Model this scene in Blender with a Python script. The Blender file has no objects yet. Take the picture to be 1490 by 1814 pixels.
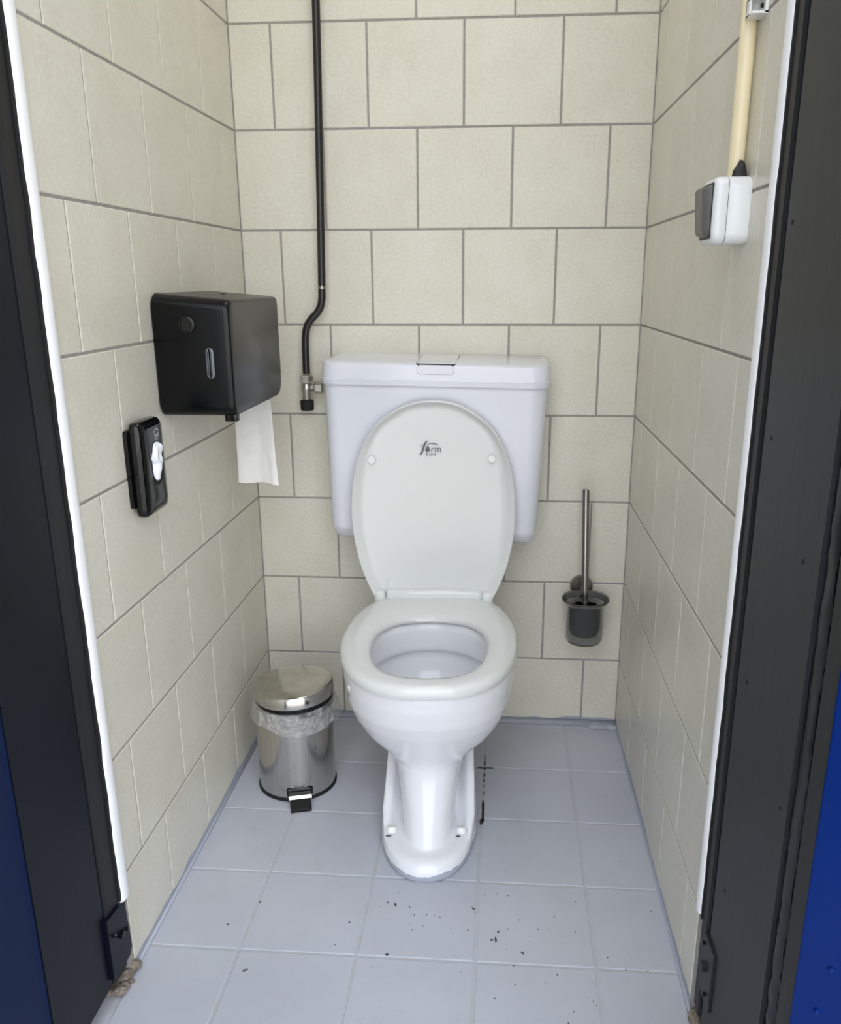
import bpy, bmesh, math, random
from mathutils import Vector, Matrix, noise
random.seed(7)
SC = bpy.context.scene
COL = SC.collection
W = 0.8761                      # room width between tiled faces; back wall tiles lie in y = 0, door is at negative y
SKEW = 0.00878                  # the right wall opens slightly towards the door

# ------------------------------------------------------------------ camera
cam = bpy.data.objects.new('camera', bpy.data.cameras.new('camera'))
COL.objects.link(cam)
R_ = Vector((0.99708401, 0.07623789, -0.00335725)); U_ = Vector((-0.01914152, 0.29244694, 0.95609016)); F_ = Vector((-0.07387211, 0.95323794, -0.29305348))
cam.matrix_world = Matrix(((R_.x, U_.x, -F_.x, 0.58047), (R_.y, U_.y, -F_.y, -1.97202), (R_.z, U_.z, -F_.z, 1.07253), (0, 0, 0, 1)))
cam.data.sensor_fit = 'HORIZONTAL'; cam.data.sensor_width = 36
cam.data.lens = 1530.15 / 1490 * 36
cam.data.shift_x = (745 - 773.617) / 1490; cam.data.shift_y = (964.42 - 907) / 1490
cam.data.clip_start = 0.02
SC.camera = cam

# ------------------------------------------------------------------ light
world = bpy.data.worlds.new('sky'); SC.world = world; world.use_nodes = True
wn = world.node_tree.nodes; wl = world.node_tree.links
bg = wn['Background']; bg.inputs['Strength'].default_value = 1.35
tc = wn.new('ShaderNodeTexCoord'); sx = wn.new('ShaderNodeSeparateXYZ'); rp = wn.new('ShaderNodeValToRGB')
wl.new(tc.outputs['Generated'], sx.inputs[0]); wl.new(sx.outputs['Z'], rp.inputs[0]); wl.new(rp.outputs[0], bg.inputs['Color'])
rp.color_ramp.elements[0].position = 0.0; rp.color_ramp.elements[0].color = (1.04, 1.05, 1.08, 1)
rp.color_ramp.elements[1].position = 0.8; rp.color_ramp.elements[1].color = (1.10, 1.17, 1.28, 1)
lamp = bpy.data.objects.new('ceiling_light', bpy.data.lights.new('ceiling_light', 'AREA')); COL.objects.link(lamp)
lamp.data.shape = 'DISK'; lamp.data.size = 0.35; lamp.data.energy = 1.0; lamp.data.color = (1.0, 0.97, 0.93)
lamp.location = (0.44, -0.42, 2.16)
vs = SC.view_settings
vs.view_transform = 'Standard'; vs.look = 'None'; vs.gamma = 1.0; vs.use_curve_mapping = False; vs.exposure = 1.10

# ------------------------------------------------------------------ helpers
def lin(r, g, b):
    f = lambda c: (c / 255) / 12.92 if c / 255 <= 0.04045 else ((c / 255 + 0.055) / 1.055) ** 2.4
    return (f(r), f(g), f(b), 1)

class NT:
    def __init__(s, name):
        s.m = bpy.data.materials.new(name); s.m.use_nodes = True
        s.n = s.m.node_tree.nodes; s.l = s.m.node_tree.links; s.b = s.n['Principled BSDF']
    def node(s, t, **kw):
        n = s.n.new(t)
        for k, v in kw.items(): setattr(n, k, v)
        return n
    def link(s, a, b): s.l.new(a, b)
    def noise(s, scale, detail=4, coord='Object', rough=0.6):
        c = s.node('ShaderNodeTexCoord'); t = s.node('ShaderNodeTexNoise')
        t.inputs['Scale'].default_value = scale; t.inputs['Detail'].default_value = detail; t.inputs['Roughness'].default_value = rough
        s.link(c.outputs[coord], t.inputs['Vector']); return t
    def ramp(s, src, stops):
        r = s.node('ShaderNodeValToRGB'); e = r.color_ramp.elements
        while len(e) < len(stops): e.new(0.5)
        for i, (p, c) in enumerate(stops): e[i].position = p; e[i].color = c
        s.link(src, r.inputs[0]); return r
    def mix(s, fac, a, b, mode='MIX'):
        m = s.node('ShaderNodeMix'); m.data_type = 'RGBA'; m.blend_type = mode
        for i, v in ((0, fac), (6, a), (7, b)):
            if hasattr(v, 'is_linked') or hasattr(v, 'links'): s.link(v, m.inputs[i])
            else: m.inputs[i].default_value = v
        return m.outputs[2]
    def math(s, op, a, b=None):
        m = s.node('ShaderNodeMath'); m.operation = op
        for i, v in ((0, a), (1, b)):
            if v is None: continue
            if hasattr(v, 'links'): s.link(v, m.inputs[i])
            else: m.inputs[i].default_value = v
        return m.outputs[0]
    def bump(s, h, strength, dist=0.001):
        b = s.node('ShaderNodeBump'); b.inputs['Strength'].default_value = strength; b.inputs['Distance'].default_value = dist
        s.link(h, b.inputs['Height']); s.link(b.outputs[0], s.b.inputs['Normal'])

def simple(name, col, rough=0.5, metal=0.0, spec=0.5, coat=0.0, vary=0.06, scale=30, bump=0.0):
    t = NT(name); n = t.noise(scale)
    a = tuple(c * (1 - vary) for c in col[:3]) + (1,); b = tuple(min(1, c * (1 + vary)) for c in col[:3]) + (1,)
    r = t.ramp(n.outputs['Fac'], [(0.3, a), (0.7, b)]); t.link(r.outputs[0], t.b.inputs['Base Color'])
    t.b.inputs['Roughness'].default_value = rough; t.b.inputs['Metallic'].default_value = metal
    t.b.inputs['Specular IOR Level'].default_value = spec; t.b.inputs['Coat Weight'].default_value = coat
    t.b.inputs['Coat Roughness'].default_value = 0.03
    if bump: t.bump(n.outputs['Fac'], bump)
    return t.m

def wall_tile_mat():
    t = NT('cream_tile'); t.b.inputs['Roughness'].default_value = 0.32; t.b.inputs['Specular IOR Level'].default_value = 0.45
    oi = t.node('ShaderNodeObjectInfo'); c = t.node('ShaderNodeTexCoord')
    off = t.node('ShaderNodeVectorMath', operation='SCALE'); t.link(oi.outputs['Location'], off.inputs[0]); off.inputs['Scale'].default_value = 7.3
    add = t.node('ShaderNodeVectorMath', operation='ADD'); t.link(c.outputs['Object'], add.inputs[0]); t.link(off.outputs[0], add.inputs[1])
    def nz(scale, detail, dist=0.0):
        n = t.node('ShaderNodeTexNoise'); n.inputs['Scale'].default_value = scale; n.inputs['Detail'].default_value = detail
        n.inputs['Distortion'].default_value = dist; t.link(add.outputs[0], n.inputs['Vector']); return n.outputs['Fac']
    big = t.ramp(nz(9, 5), [(0.3, lin(214, 210, 195)), (0.7, lin(221, 218, 205))])
    fine = t.ramp(nz(160, 3), [(0.3, (0.93, 0.93, 0.92, 1)), (0.7, (1.04, 1.04, 1.04, 1))])
    v = t.mix(1.0, big.outputs[0], fine.outputs[0], 'MULTIPLY')
    # hairline scratch print of the glaze
    scr = t.ramp(nz(38, 2, 3.0), [(0.485, (0, 0, 0, 1)), (0.5, (1, 1, 1, 1)), (0.515, (0, 0, 0, 1))])
    msk = t.ramp(nz(26, 2), [(0.55, (0, 0, 0, 1)), (0.7, (1, 1, 1, 1))])
    f = t.math('MULTIPLY', t.math('MULTIPLY', scr.outputs[0], msk.outputs[0]), 0.42)
    v = t.mix(f, v, lin(150, 142, 122))
    tone = t.ramp(oi.outputs['Random'], [(0, (0.965, 0.965, 0.96, 1)), (1, (1.0, 1.0, 1.0, 1))])
    v = t.mix(1.0, v, tone.outputs[0], 'MULTIPLY')
    # band of floor paint brushed onto the foot of the wall
    g = t.node('ShaderNodeNewGeometry'); sp = t.node('ShaderNodeSeparateXYZ'); t.link(g.outputs['Position'], sp.inputs[0])
    pn = t.node('ShaderNodeTexNoise'); pn.inputs['Scale'].default_value = 11; pn.inputs['Detail'].default_value = 4; t.link(g.outputs['Position'], pn.inputs['Vector'])
    edge = t.math('ADD', t.math('MULTIPLY', pn.outputs['Fac'], 0.030), 0.002)
    v = t.mix(t.math('LESS_THAN', sp.outputs['Z'], edge), v, lin(158, 162, 176))
    t.link(v, t.b.inputs['Base Color']); t.bump(nz(220, 2), 0.05, 0.0004)
    return t.m

def floor_mat(worn):
    t = NT('grey_floor_paint' + ('_joint' if worn else '')); t.b.inputs['Roughness'].default_value = 0.42
    g = t.node('ShaderNodeNewGeometry')
    def nz(scale, detail, r=0.6):
        n = t.node('ShaderNodeTexNoise'); n.inputs['Scale'].default_value = scale; n.inputs['Detail'].default_value = detail
        n.inputs['Roughness'].default_value = r; t.link(g.outputs['Position'], n.inputs['Vector']); return n.outputs['Fac']
    base = t.ramp(nz(3.5, 5), [(0.35, lin(181, 184, 193)), (0.65, lin(189, 192, 201))])
    v = base.outputs[0]
    dirt = t.ramp(nz(9, 8, 0.75), [(0.56, (0, 0, 0, 1)), (0.75, (1, 1, 1, 1))])
    v = t.mix(t.math('MULTIPLY', dirt.outputs[0], 0.35), v, lin(166, 164, 160))
    if worn:
        w = t.ramp(nz(24, 5), [(0.40, (0, 0, 0, 1)), (0.62, (1, 1, 1, 1))])
        v = t.mix(t.math('MULTIPLY', w.outputs[0], 0.6), v, lin(178, 176, 170))
    fl = t.ramp(nz(150, 2), [(0.735, (0, 0, 0, 1)), (0.76, (1, 1, 1, 1))])
    v = t.mix(t.math('MULTIPLY', fl.outputs[0], 0.6), v, lin(95, 96, 102))
    t.link(v, t.b.inputs['Base Color']); t.bump(nz(60, 4), 0.10, 0.001)
    return t.m

def ceramic_mat():
    t = NT('white_ceramic'); t.b.inputs['Roughness'].default_value = 0.09
    g = t.node('ShaderNodeNewGeometry'); sp = t.node('ShaderNodeSeparateXYZ'); t.link(g.outputs['Position'], sp.inputs[0])
    n = t.node('ShaderNodeTexNoise'); n.inputs['Scale'].default_value = 26; n.inputs['Detail'].default_value = 4; t.link(g.outputs['Position'], n.inputs['Vector'])
    edge = t.math('ADD', t.math('MULTIPLY', n.outputs['Fac'], 0.030), -0.001)
    v = t.mix(t.math('LESS_THAN', sp.outputs['Z'], edge), lin(236, 237, 241), lin(172, 177, 190))
    t.link(v, t.b.inputs['Base Color']); return t.m

def steel_mat(name, col, rough, vert=True, dirt=0.0):
    t = NT(name); t.b.inputs['Metallic'].default_value = 1; t.b.inputs['Roughness'].default_value = rough
    c = t.node('ShaderNodeTexCoord'); mp = t.node('ShaderNodeMapping'); mp.inputs['Scale'].default_value = (300, 300, 3) if vert else (30, 30, 300)
    n = t.node('ShaderNodeTexNoise'); n.inputs['Scale'].default_value = 1; n.inputs['Detail'].default_value = 2
    t.link(c.outputs['Object'], mp.inputs[0]); t.link(mp.outputs[0], n.inputs['Vector'])
    r = t.ramp(n.outputs['Fac'], [(0.3, tuple(x * 0.92 for x in col[:3]) + (1,)), (0.7, tuple(min(1, x * 1.05) for x in col[:3]) + (1,))])
    v = r.outputs[0]
    if dirt:
        n2 = t.noise(38, 8, rough=0.75); d = t.ramp(n2.outputs['Fac'], [(0.58, (0, 0, 0, 1)), (0.72, (1, 1, 1, 1))])
        v = t.mix(t.math('MULTIPLY', d.outputs[0], dirt), v, lin(95, 88, 78))
    t.link(v, t.b.inputs['Base Color']); return t.m

def streaked(name, col, col2, rough, coat=0.0, spec=0.5):
    t = NT(name); t.b.inputs['Specular IOR Level'].default_value = spec; t.b.inputs['Roughness'].default_value = rough; t.b.inputs['Coat Weight'].default_value = coat
    g = t.node('ShaderNodeNewGeometry'); mp = t.node('ShaderNodeMapping'); mp.inputs['Scale'].default_value = (90, 90, 5)
    n = t.node('ShaderNodeTexNoise'); n.inputs['Scale'].default_value = 1; n.inputs['Detail'].default_value = 6; n.inputs['Roughness'].default_value = 0.7
    t.link(g.outputs['Position'], mp.inputs[0]); t.link(mp.outputs[0], n.inputs['Vector'])
    r = t.ramp(n.outputs['Fac'], [(0.35, col), (0.7, col2)]); t.link(r.outputs[0], t.b.inputs['Base Color'])
    t.bump(n.outputs['Fac'], 0.15, 0.0006); return t.m

def trim_mat():
    t = NT('white_gloss_trim'); t.b.inputs['Roughness'].default_value = 0.25
    n = t.noise(60, 6, rough=0.75); r = t.ramp(n.outputs['Fac'], [(0.70, lin(246, 247, 248)), (0.72, lin(206, 206, 205))])
    t.link(r.outputs[0], t.b.inputs['Base Color']); return t.m

def clear_film():
    t = NT('clear_plastic_film'); out = t.n['Material Output']
    tr = t.node('ShaderNodeBsdfTransparent'); gl = t.node('ShaderNodeBsdfGlossy'); gl.inputs['Roughness'].default_value = 0.12
    df = t.node('ShaderNodeBsdfTranslucent'); df.inputs['Color'].default_value = (0.9, 0.9, 0.9, 1)
    d2 = t.node('ShaderNodeBsdfDiffuse'); d2.inputs['Color'].default_value = (0.8, 0.8, 0.8, 1)
    m0 = t.node('ShaderNodeMixShader'); t.link(df.outputs[0], m0.inputs[1]); t.link(d2.outputs[0], m0.inputs[2]); m0.inputs[0].default_value = 0.5
    m1 = t.node('ShaderNodeMixShader'); m1.inputs[0].default_value = 0.20; t.link(tr.outputs[0], m1.inputs[1]); t.link(m0.outputs[0], m1.inputs[2])
    n = t.noise(55, 5); fac = t.ramp(n.outputs['Fac'], [(0.35, (0.08, 0.08, 0.08, 1)), (0.7, (0.60, 0.60, 0.60, 1))])
    m2 = t.node('ShaderNodeMixShader'); t.link(fac.outputs[0], m2.inputs[0]); t.link(m1.outputs[0], m2.inputs[1]); t.link(gl.outputs[0], m2.inputs[2])
    t.link(m2.outputs[0], out.inputs['Surface'])
    b = t.node('ShaderNodeBump'); b.inputs['Strength'].default_value = 1.0; b.inputs['Distance'].default_value = 0.02
    t.link(n.outputs['Fac'], b.inputs['Height']); t.link(b.outputs[0], gl.inputs['Normal']); return t.m

def frosted():
    t = NT('frosted_glass'); b = t.b
    b.inputs['Base Color'].default_value = (0.58, 0.59, 0.59, 1); b.inputs['Transmission Weight'].default_value = 0.93
    b.inputs['Roughness'].default_value = 0.13; b.inputs['Specular IOR Level'].default_value = 0.3; b.inputs['IOR'].default_value = 1.15
    n = t.noise(200, 2); t.bump(n.outputs['Fac'], 0.05, 0.0005); return t.m

def water_mat():
    t = NT('clear_water'); t.b.inputs['Base Color'].default_value = (0.95, 0.97, 0.98, 1); t.b.inputs['Transmission Weight'].default_value = 1
    t.b.inputs['Roughness'].default_value = 0.0; t.b.inputs['IOR'].default_value = 1.33
    n = t.noise(30, 2); t.bump(n.outputs['Fac'], 0.25, 0.004); return t.m

M = dict(
    tile=wall_tile_mat(), grout=simple('grey_grout', lin(156, 151, 147), 0.9, vary=0.12, scale=90, bump=0.2),
    floor=floor_mat(False), joint=floor_mat(True), ceramic=ceramic_mat(), trim=trim_mat(),
    seat=simple('seat_plastic', lin(222, 224, 222), 0.12, vary=0.01, scale=10), tank=simple('cistern_plastic', lin(226, 228, 236), 0.13, vary=0.01, scale=10),
    cap=simple('white_cap_plastic', lin(236, 236, 234), 0.3, vary=0.02), gap=simple('dark_gap', lin(58, 60, 62), 0.7),
    print=simple('grey_print', lin(92, 96, 104), 0.5, vary=0.03), water=water_mat(),
    steel=steel_mat('brushed_steel', (0.56, 0.54, 0.51, 1), 0.17, True, 0.5), lidsteel=steel_mat('satin_steel_lid', (0.58, 0.56, 0.52, 1), 0.15, False, 0.45),
    rod=steel_mat('handle_steel', (0.33, 0.31, 0.29, 1), 0.26), brass=steel_mat('dull_chrome', (0.50, 0.49, 0.46, 1), 0.32, True, 0.3),
    black=simple('black_gloss_plastic', lin(5, 5, 7), 0.08, spec=0.4, vary=0.1), satin=simple('black_satin_plastic', lin(3, 4, 7), 0.30, spec=0.28, vary=0.1),
    panel=simple('dark_grey_panel', lin(38, 38, 38), 0.34, vary=0.08, scale=8), rubber=simple('black_rubber', lin(14, 14, 15), 0.75, bump=0.3),
    pipe=simple('black_painted_pipe', lin(28, 26, 26), 0.35, vary=0.25, scale=60), window=simple('smoky_window', lin(92, 98, 106), 0.15, vary=0.1),
    paper=simple('tissue_paper', lin(232, 231, 228), 0.95, vary=0.03, scale=40, bump=0.3), tissue=simple('white_film_bag', lin(232, 234, 240), 0.5, vary=0.03),
    film=clear_film(), frost=frosted(), bristle=simple('dark_bristles', lin(3, 3, 4), 0.9, spec=0.0),
    swwhite=simple('switch_white', lin(232, 235, 235), 0.3, vary=0.01), rocker=simple('rocker_grey', lin(96, 95, 90), 0.4, vary=0.02), rockdark=simple('rocker_dark', lin(40, 43, 46), 0.5, vary=0.02),
    cream=simple('cream_pvc', lin(240, 226, 188), 0.35, vary=0.02), tape=simple('black_tape', lin(34, 30, 30), 0.6),
    jambL=streaked('navy_black_paint', lin(9, 13, 22), lin(13, 18, 30), 0.34, spec=0.15), jambR=streaked('charcoal_paint', lin(33, 35, 39), lin(43, 45, 50), 0.45, spec=0.25),
    strip=streaked('charcoal_strip', lin(28, 29, 30), lin(38, 39, 41), 0.5, spec=0.25), seal=streaked('glossy_black_sealant', lin(2, 3, 5), lin(20, 28, 34), 0.22, spec=0.12),
    blue=simple('blue_door_paint', lin(2, 34, 98), 0.35, spec=0.12, vary=0.06, scale=4), navy=simple('navy_facade_paint', lin(12, 27, 60), 0.5, spec=0.15, vary=0.05, scale=3),
    white=simple('white_ceiling_paint', lin(232, 232, 228), 0.8), concrete=simple('pavement', lin(205, 200, 190), 0.9, vary=0.15, scale=6, bump=0.3),
    mortar=simple('crumbled_mortar', lin(128, 118, 106), 0.95, vary=0.4, scale=90, bump=0.6), crack=simple('dark_crack', lin(62, 52, 44), 0.95, vary=0.4, scale=120),
    lump=simple('floor_paint_lump', lin(172, 176, 187), 0.5, vary=0.05), dirt=simple('dark_dirt', lin(70, 68, 68), 0.95), lightprint=simple('pale_grey_print', lin(170, 172, 176), 0.4),
)

def meta(o, label=None, cat=None, kind=None, group=None):
    for k, v in (('label', label), ('category', cat), ('kind', kind), ('group', group)):
        if v: o[k] = v
    return o
def empty(name, loc, label, cat, kind=None, group=None):
    o = bpy.data.objects.new(name, None); COL.objects.link(o); o.location = loc; o.empty_display_size = 0.05
    return meta(o, label, cat, kind, group)
def root_of(p):
    v = Vector((0, 0, 0))
    while p is not None: v += p.location; p = p.parent
    return v
def obj(name, bm, mat, parent=None, smooth=True, angle=40, recalc=True, bevel=0, segs=2):
    """bm is in world coordinates; it is stored relative to its parents."""
    if recalc: bmesh.ops.recalc_face_normals(bm, faces=bm.faces)
    off = root_of(parent) if parent else Vector((0, 0, 0))
    if parent is None:
        lo = Vector((min(v.co.x for v in bm.verts), min(v.co.y for v in bm.verts), min(v.co.z for v in bm.verts)))
        hi = Vector((max(v.co.x for v in bm.verts), max(v.co.y for v in bm.verts), max(v.co.z for v in bm.verts)))
        off = Vector(((lo.x + hi.x) / 2, (lo.y + hi.y) / 2, lo.z))
    bmesh.ops.translate(bm, verts=bm.verts, vec=-off)
    me = bpy.data.meshes.new(name); bm.to_mesh(me); bm.free()
    o = bpy.data.objects.new(name, me); COL.objects.link(o); me.materials.append(mat)
    if parent: o.parent = parent
    else: o.location = off
    if smooth:
        for p in me.polygons: p.use_smooth = True
        es = me.attributes.get('sharp_edge') or me.attributes.new('sharp_edge', 'BOOLEAN', 'EDGE')
        b2 = bmesh.new(); b2.from_mesh(me); b2.edges.ensure_lookup_table()
        for i, e in enumerate(b2.edges):
            es.data[i].value = len(e.link_faces) == 2 and e.calc_face_angle(0) > math.radians(angle)
        b2.free()
    if bevel:
        md = o.modifiers.new('bevel', 'BEVEL'); md.width = bevel; md.segments = segs; md.limit_method = 'ANGLE'; md.angle_limit = math.radians(35)
    return o
def part(name, bm, mat, parent, **k): return obj(name, bm, mat, parent, **k)

def box(x0, x1, y0, y1, z0, z1, bm=None):
    bm = bm or bmesh.new()
    v = [bm.verts.new(c) for c in ((x0, y0, z0), (x1, y0, z0), (x1, y1, z0), (x0, y1, z0), (x0, y0, z1), (x1, y0, z1), (x1, y1, z1), (x0, y1, z1))]
    for f in ((0, 3, 2, 1), (4, 5, 6, 7), (0, 1, 5, 4), (1, 2, 6, 5), (2, 3, 7, 6), (3, 0, 4, 7)): bm.faces.new([v[i] for i in f])
    return bm
def rbox(x0, x1, y0, y1, z0, z1, r, segs=3):
    bm = box(x0, x1, y0, y1, z0, z1); bmesh.ops.bevel(bm, geom=bm.edges[:], offset=r, segments=segs, profile=0.5, affect='EDGES'); return bm
def loft(rings, bm=None, cap0=True, cap1=True, closed=True):
    bm = bm or bmesh.new(); vr = [[bm.verts.new(p) for p in r] for r in rings]; n = len(vr[0])
    for a, b in zip(vr, vr[1:]):
        for i in range(n if closed else n - 1):
            j = (i + 1) % n; bm.faces.new((a[i], a[j], b[j], b[i]))
    if cap0: bm.faces.new(vr[0][::-1])
    if cap1: bm.faces.new(vr[-1])
    return bm
def prism(pts, axis, a, b, bm=None):
    """polygon pts in the two other axes, extruded along axis from a to b"""
    def mk(p, h): return (h, p[0], p[1]) if axis == 0 else (p[0], h, p[1]) if axis == 1 else (p[0], p[1], h)
    return loft([[mk(p, a) for p in pts], [mk(p, b) for p in pts]], bm)
def lathe(prof, c, n=48, bm=None, cap0=True, cap1=True, tilt=None):
    rings = [[(r * math.cos(2 * math.pi * i / n), r * math.sin(2 * math.pi * i / n), z) for i in range(n)] for r, z in prof]
    mt = Matrix.Translation(c) @ (tilt if tilt else Matrix.Identity(4))
    return loft([[mt @ Vector(p) for p in r] for r in rings], bm, cap0, cap1)
def tube(path, rad, n=16, bm=None, cap=True):
    P = [Vector(p) for p in path]; rings = []; up = None
    for i, p in enumerate(P):
        t = (P[min(i + 1, len(P) - 1)] - P[max(i - 1, 0)]).normalized()
        if up is None: up = t.orthogonal().normalized()
        up = (up - t * up.dot(t)).normalized(); s = t.cross(up)
        r = rad[i] if isinstance(rad, (list, tuple)) else rad
        rings.append([p + up * r * math.cos(2 * math.pi * k / n) + s * r * math.sin(2 * math.pi * k / n) for k in range(n)])
    return loft(rings, bm, cap, cap)
def spline(pts, sub=6):
    P = [Vector(p) for p in pts]; out = []
    for i in range(len(P) - 1):
        a, b, c, d = P[max(i - 1, 0)], P[i], P[i + 1], P[min(i + 2, len(P) - 1)]
        for k in range(sub):
            t = k / sub; out.append(0.5 * ((2 * b) + (c - a) * t + (2 * a - 5 * b + 4 * c - d) * t * t + (3 * b - a - 3 * c + d) * t ** 3))
    return out + [P[-1]]
def rrect(x0, x1, y0, y1, r, seg=6):
    pts = []
    rr = r if isinstance(r, (list, tuple)) else (r, r, r, r)     # order: (x1,y1) (x0,y1) (x0,y0) (x1,y0)
    for (cx, cy, a0, q) in ((x1 - rr[0], y1 - rr[0], 0, rr[0]), (x0 + rr[1], y1 - rr[1], 90, rr[1]), (x0 + rr[2], y0 + rr[2], 180, rr[2]), (x1 - rr[3], y0 + rr[3], 270, rr[3])):
        for k in range(seg + 1):
            a = math.radians(a0 + 90 * k / seg); pts.append((cx + q * math.cos(a), cy + q * math.sin(a)))
    return pts
def xform(bm, m): bmesh.ops.transform(bm, matrix=m, verts=bm.verts); return bm
def about(c, rot): return Matrix.Translation(c) @ rot @ Matrix.Translation(-Vector(c))
def voxel(bm, size, smooth=6):
    me = bpy.data.meshes.new('tmp'); bmesh.ops.recalc_face_normals(bm, faces=bm.faces); bm.to_mesh(me); bm.free()
    o = bpy.data.objects.new('tmp', me); COL.objects.link(o)
    md = o.modifiers.new('r', 'REMESH'); md.mode = 'VOXEL'; md.voxel_size = size
    s = o.modifiers.new('s', 'SMOOTH'); s.factor = 0.5; s.iterations = smooth
    dg = bpy.context.evaluated_depsgraph_get(); m2 = bpy.data.meshes.new_from_object(o.evaluated_get(dg))
    b = bmesh.new(); b.from_mesh(m2); bpy.data.objects.remove(o); bpy.data.meshes.remove(me); bpy.data.meshes.remove(m2)
    return b

# ------------------------------------------------------------------ the room
DEP = 0.0015                                         # joints lie this far behind the tile faces
TOP = 2.20
wall_back = obj('wall_back', box(-0.12, W + 0.12, DEP, 0.12, -0.05, TOP), M['grout'], smooth=False)
meta(wall_back, 'back wall of cream square tiles with grey joints behind the toilet', 'wall', 'structure')
wall_left = obj('wall_left', box(-0.12, -DEP, -0.885, DEP, -0.05, TOP), M['grout'], smooth=False)
meta(wall_left, 'left side wall of cream tiles carrying the two black dispensers', 'wall', 'structure')
wr = xform(box(W + DEP, W + 0.12, -0.895, DEP, -0.05, TOP), about((W, 0, 0), Matrix.Rotation(SKEW, 4, 'Z')))
wall_right = obj('wall_right', wr, M['grout'], smooth=False)
meta(wall_right, 'right side wall of cream tiles carrying the white light switch', 'wall', 'structure')
floor = obj('floor', box(-0.10, W + 0.12, -1.30, 0.05, -0.12, -0.0012), M['joint'], smooth=False)
meta(floor, 'floor of grey painted square tiles with scuffs', 'floor', 'structure')
ceiling = obj('ceiling', box(-0.12, W + 0.13, -1.15, 0.12, TOP, TOP + 0.08), M['white'], smooth=False)
meta(ceiling, 'plain white ceiling above the toilet cubicle', 'ceiling', 'structure')

GAP = 0.0042
_tiles = {}
def tile_mesh(w, h, ch=0.0014, dep=0.006, mat=None, key=''):
    k = (round(w, 4), round(h, 4), key)
    if k not in _tiles:
        bm = bmesh.new()
        def ring(i, y): return [bm.verts.new((sx_ * (w / 2 - i), y, sz_ * (h / 2 - i))) for sx_, sz_ in ((-1, -1), (1, -1), (1, 1), (-1, 1))]
        a, b, c = ring(0, dep), ring(0, ch * 0.6), ring(ch, 0)
        for p, q in ((a, b), (b, c)):
            for i in range(4): bm.faces.new((p[i], p[(i + 1) % 4], q[(i + 1) % 4], q[i]))
        bm.faces.new(c); bm.normal_update()
        me = bpy.data.meshes.new('tile'); bm.to_mesh(me); bm.free(); me.materials.append(mat); _tiles[k] = me
    return _tiles[k]
def place(parent, me, centre, rot, jitter=0.0006):
    o = bpy.data.objects.new('tile', me); COL.objects.link(o); o.parent = parent
    j = Matrix.Rotation(random.uniform(-1, 1) * jitter * 2, 4, 'X') @ Matrix.Rotation(random.uniform(-1, 1) * jitter * 2, 4, 'Z')
    o.matrix_basis = Matrix.Translation(Vector(centre) - root_of(parent)) @ rot @ j
def spans(a, b, first, step=0.2):
    e = [a] + [first + step * k for k in range(40) if a + 0.01 < first + step * k < b - 0.01] + [b]
    return [(p, q) for p, q in zip(e, e[1:]) if q - p > 0.008]
rows = [(0.0, 0.1764)] + [(0.1764 + 0.2 * k, min(0.3764 + 0.2 * k, TOP)) for k in range(11)]
rows = [(a, b) for a, b in rows if b - a > 0.03]
for r, (z0, z1) in enumerate(rows):
    h = z1 - z0 - GAP; zc = (z0 + z1) / 2
    for a, b in spans(0.0, W, 0.0875 if r % 2 else 0.1897):
        ea, eb = (0.0012 if a == 0 else GAP / 2), (0.0012 if b == W else GAP / 2)
        place(wall_back, tile_mesh(b - a - ea - eb, h, mat=M['tile']), ((a + ea + b - eb) / 2, 0, zc), Matrix.Identity(4))
    for a, b in spans(0.0, 0.868, 0.1951 if r % 2 else 0.0974):
        place(wall_left, tile_mesh(b - a - GAP * 0.8, h, mat=M['tile']), (0, -(a + b) / 2, zc), Matrix.Rotation(math.pi / 2, 4, 'Z'))
    for a, b in spans(0.0, 0.880, 0.1065 if r % 2 else 0.2046):
        d = (a + b) / 2
        place(wall_right, tile_mesh(b - a - GAP * 0.8, h, mat=M['tile']), (W + SKEW * d, -d, zc), Matrix.Rotation(-math.pi / 2 + SKEW, 4, 'Z'))
FT = 0.198
xs = [0.0] + [0.1552 + FT * k for k in range(4)] + [W + 0.006]
ys = [0.0] + [0.2211 + FT * k for k in range(5)]
for j, (a, b) in enumerate([(0.0, 0.0231)] + [(0.0231 + FT * k, 0.2211 + FT * k) for k in range(5)] + [(1.0131, 1.15)]):
    for c, d in zip(xs, xs[1:]):
        if b - a < 0.03: pass
        place(floor, tile_mesh(d - c - 0.0046, b - a - 0.0046, 0.0016, 0.008, M['floor'], 'f'), ((c + d) / 2, -(a + b) / 2, 0), Matrix.Rotation(-math.pi / 2, 4, 'X'), 0.0008)

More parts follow.
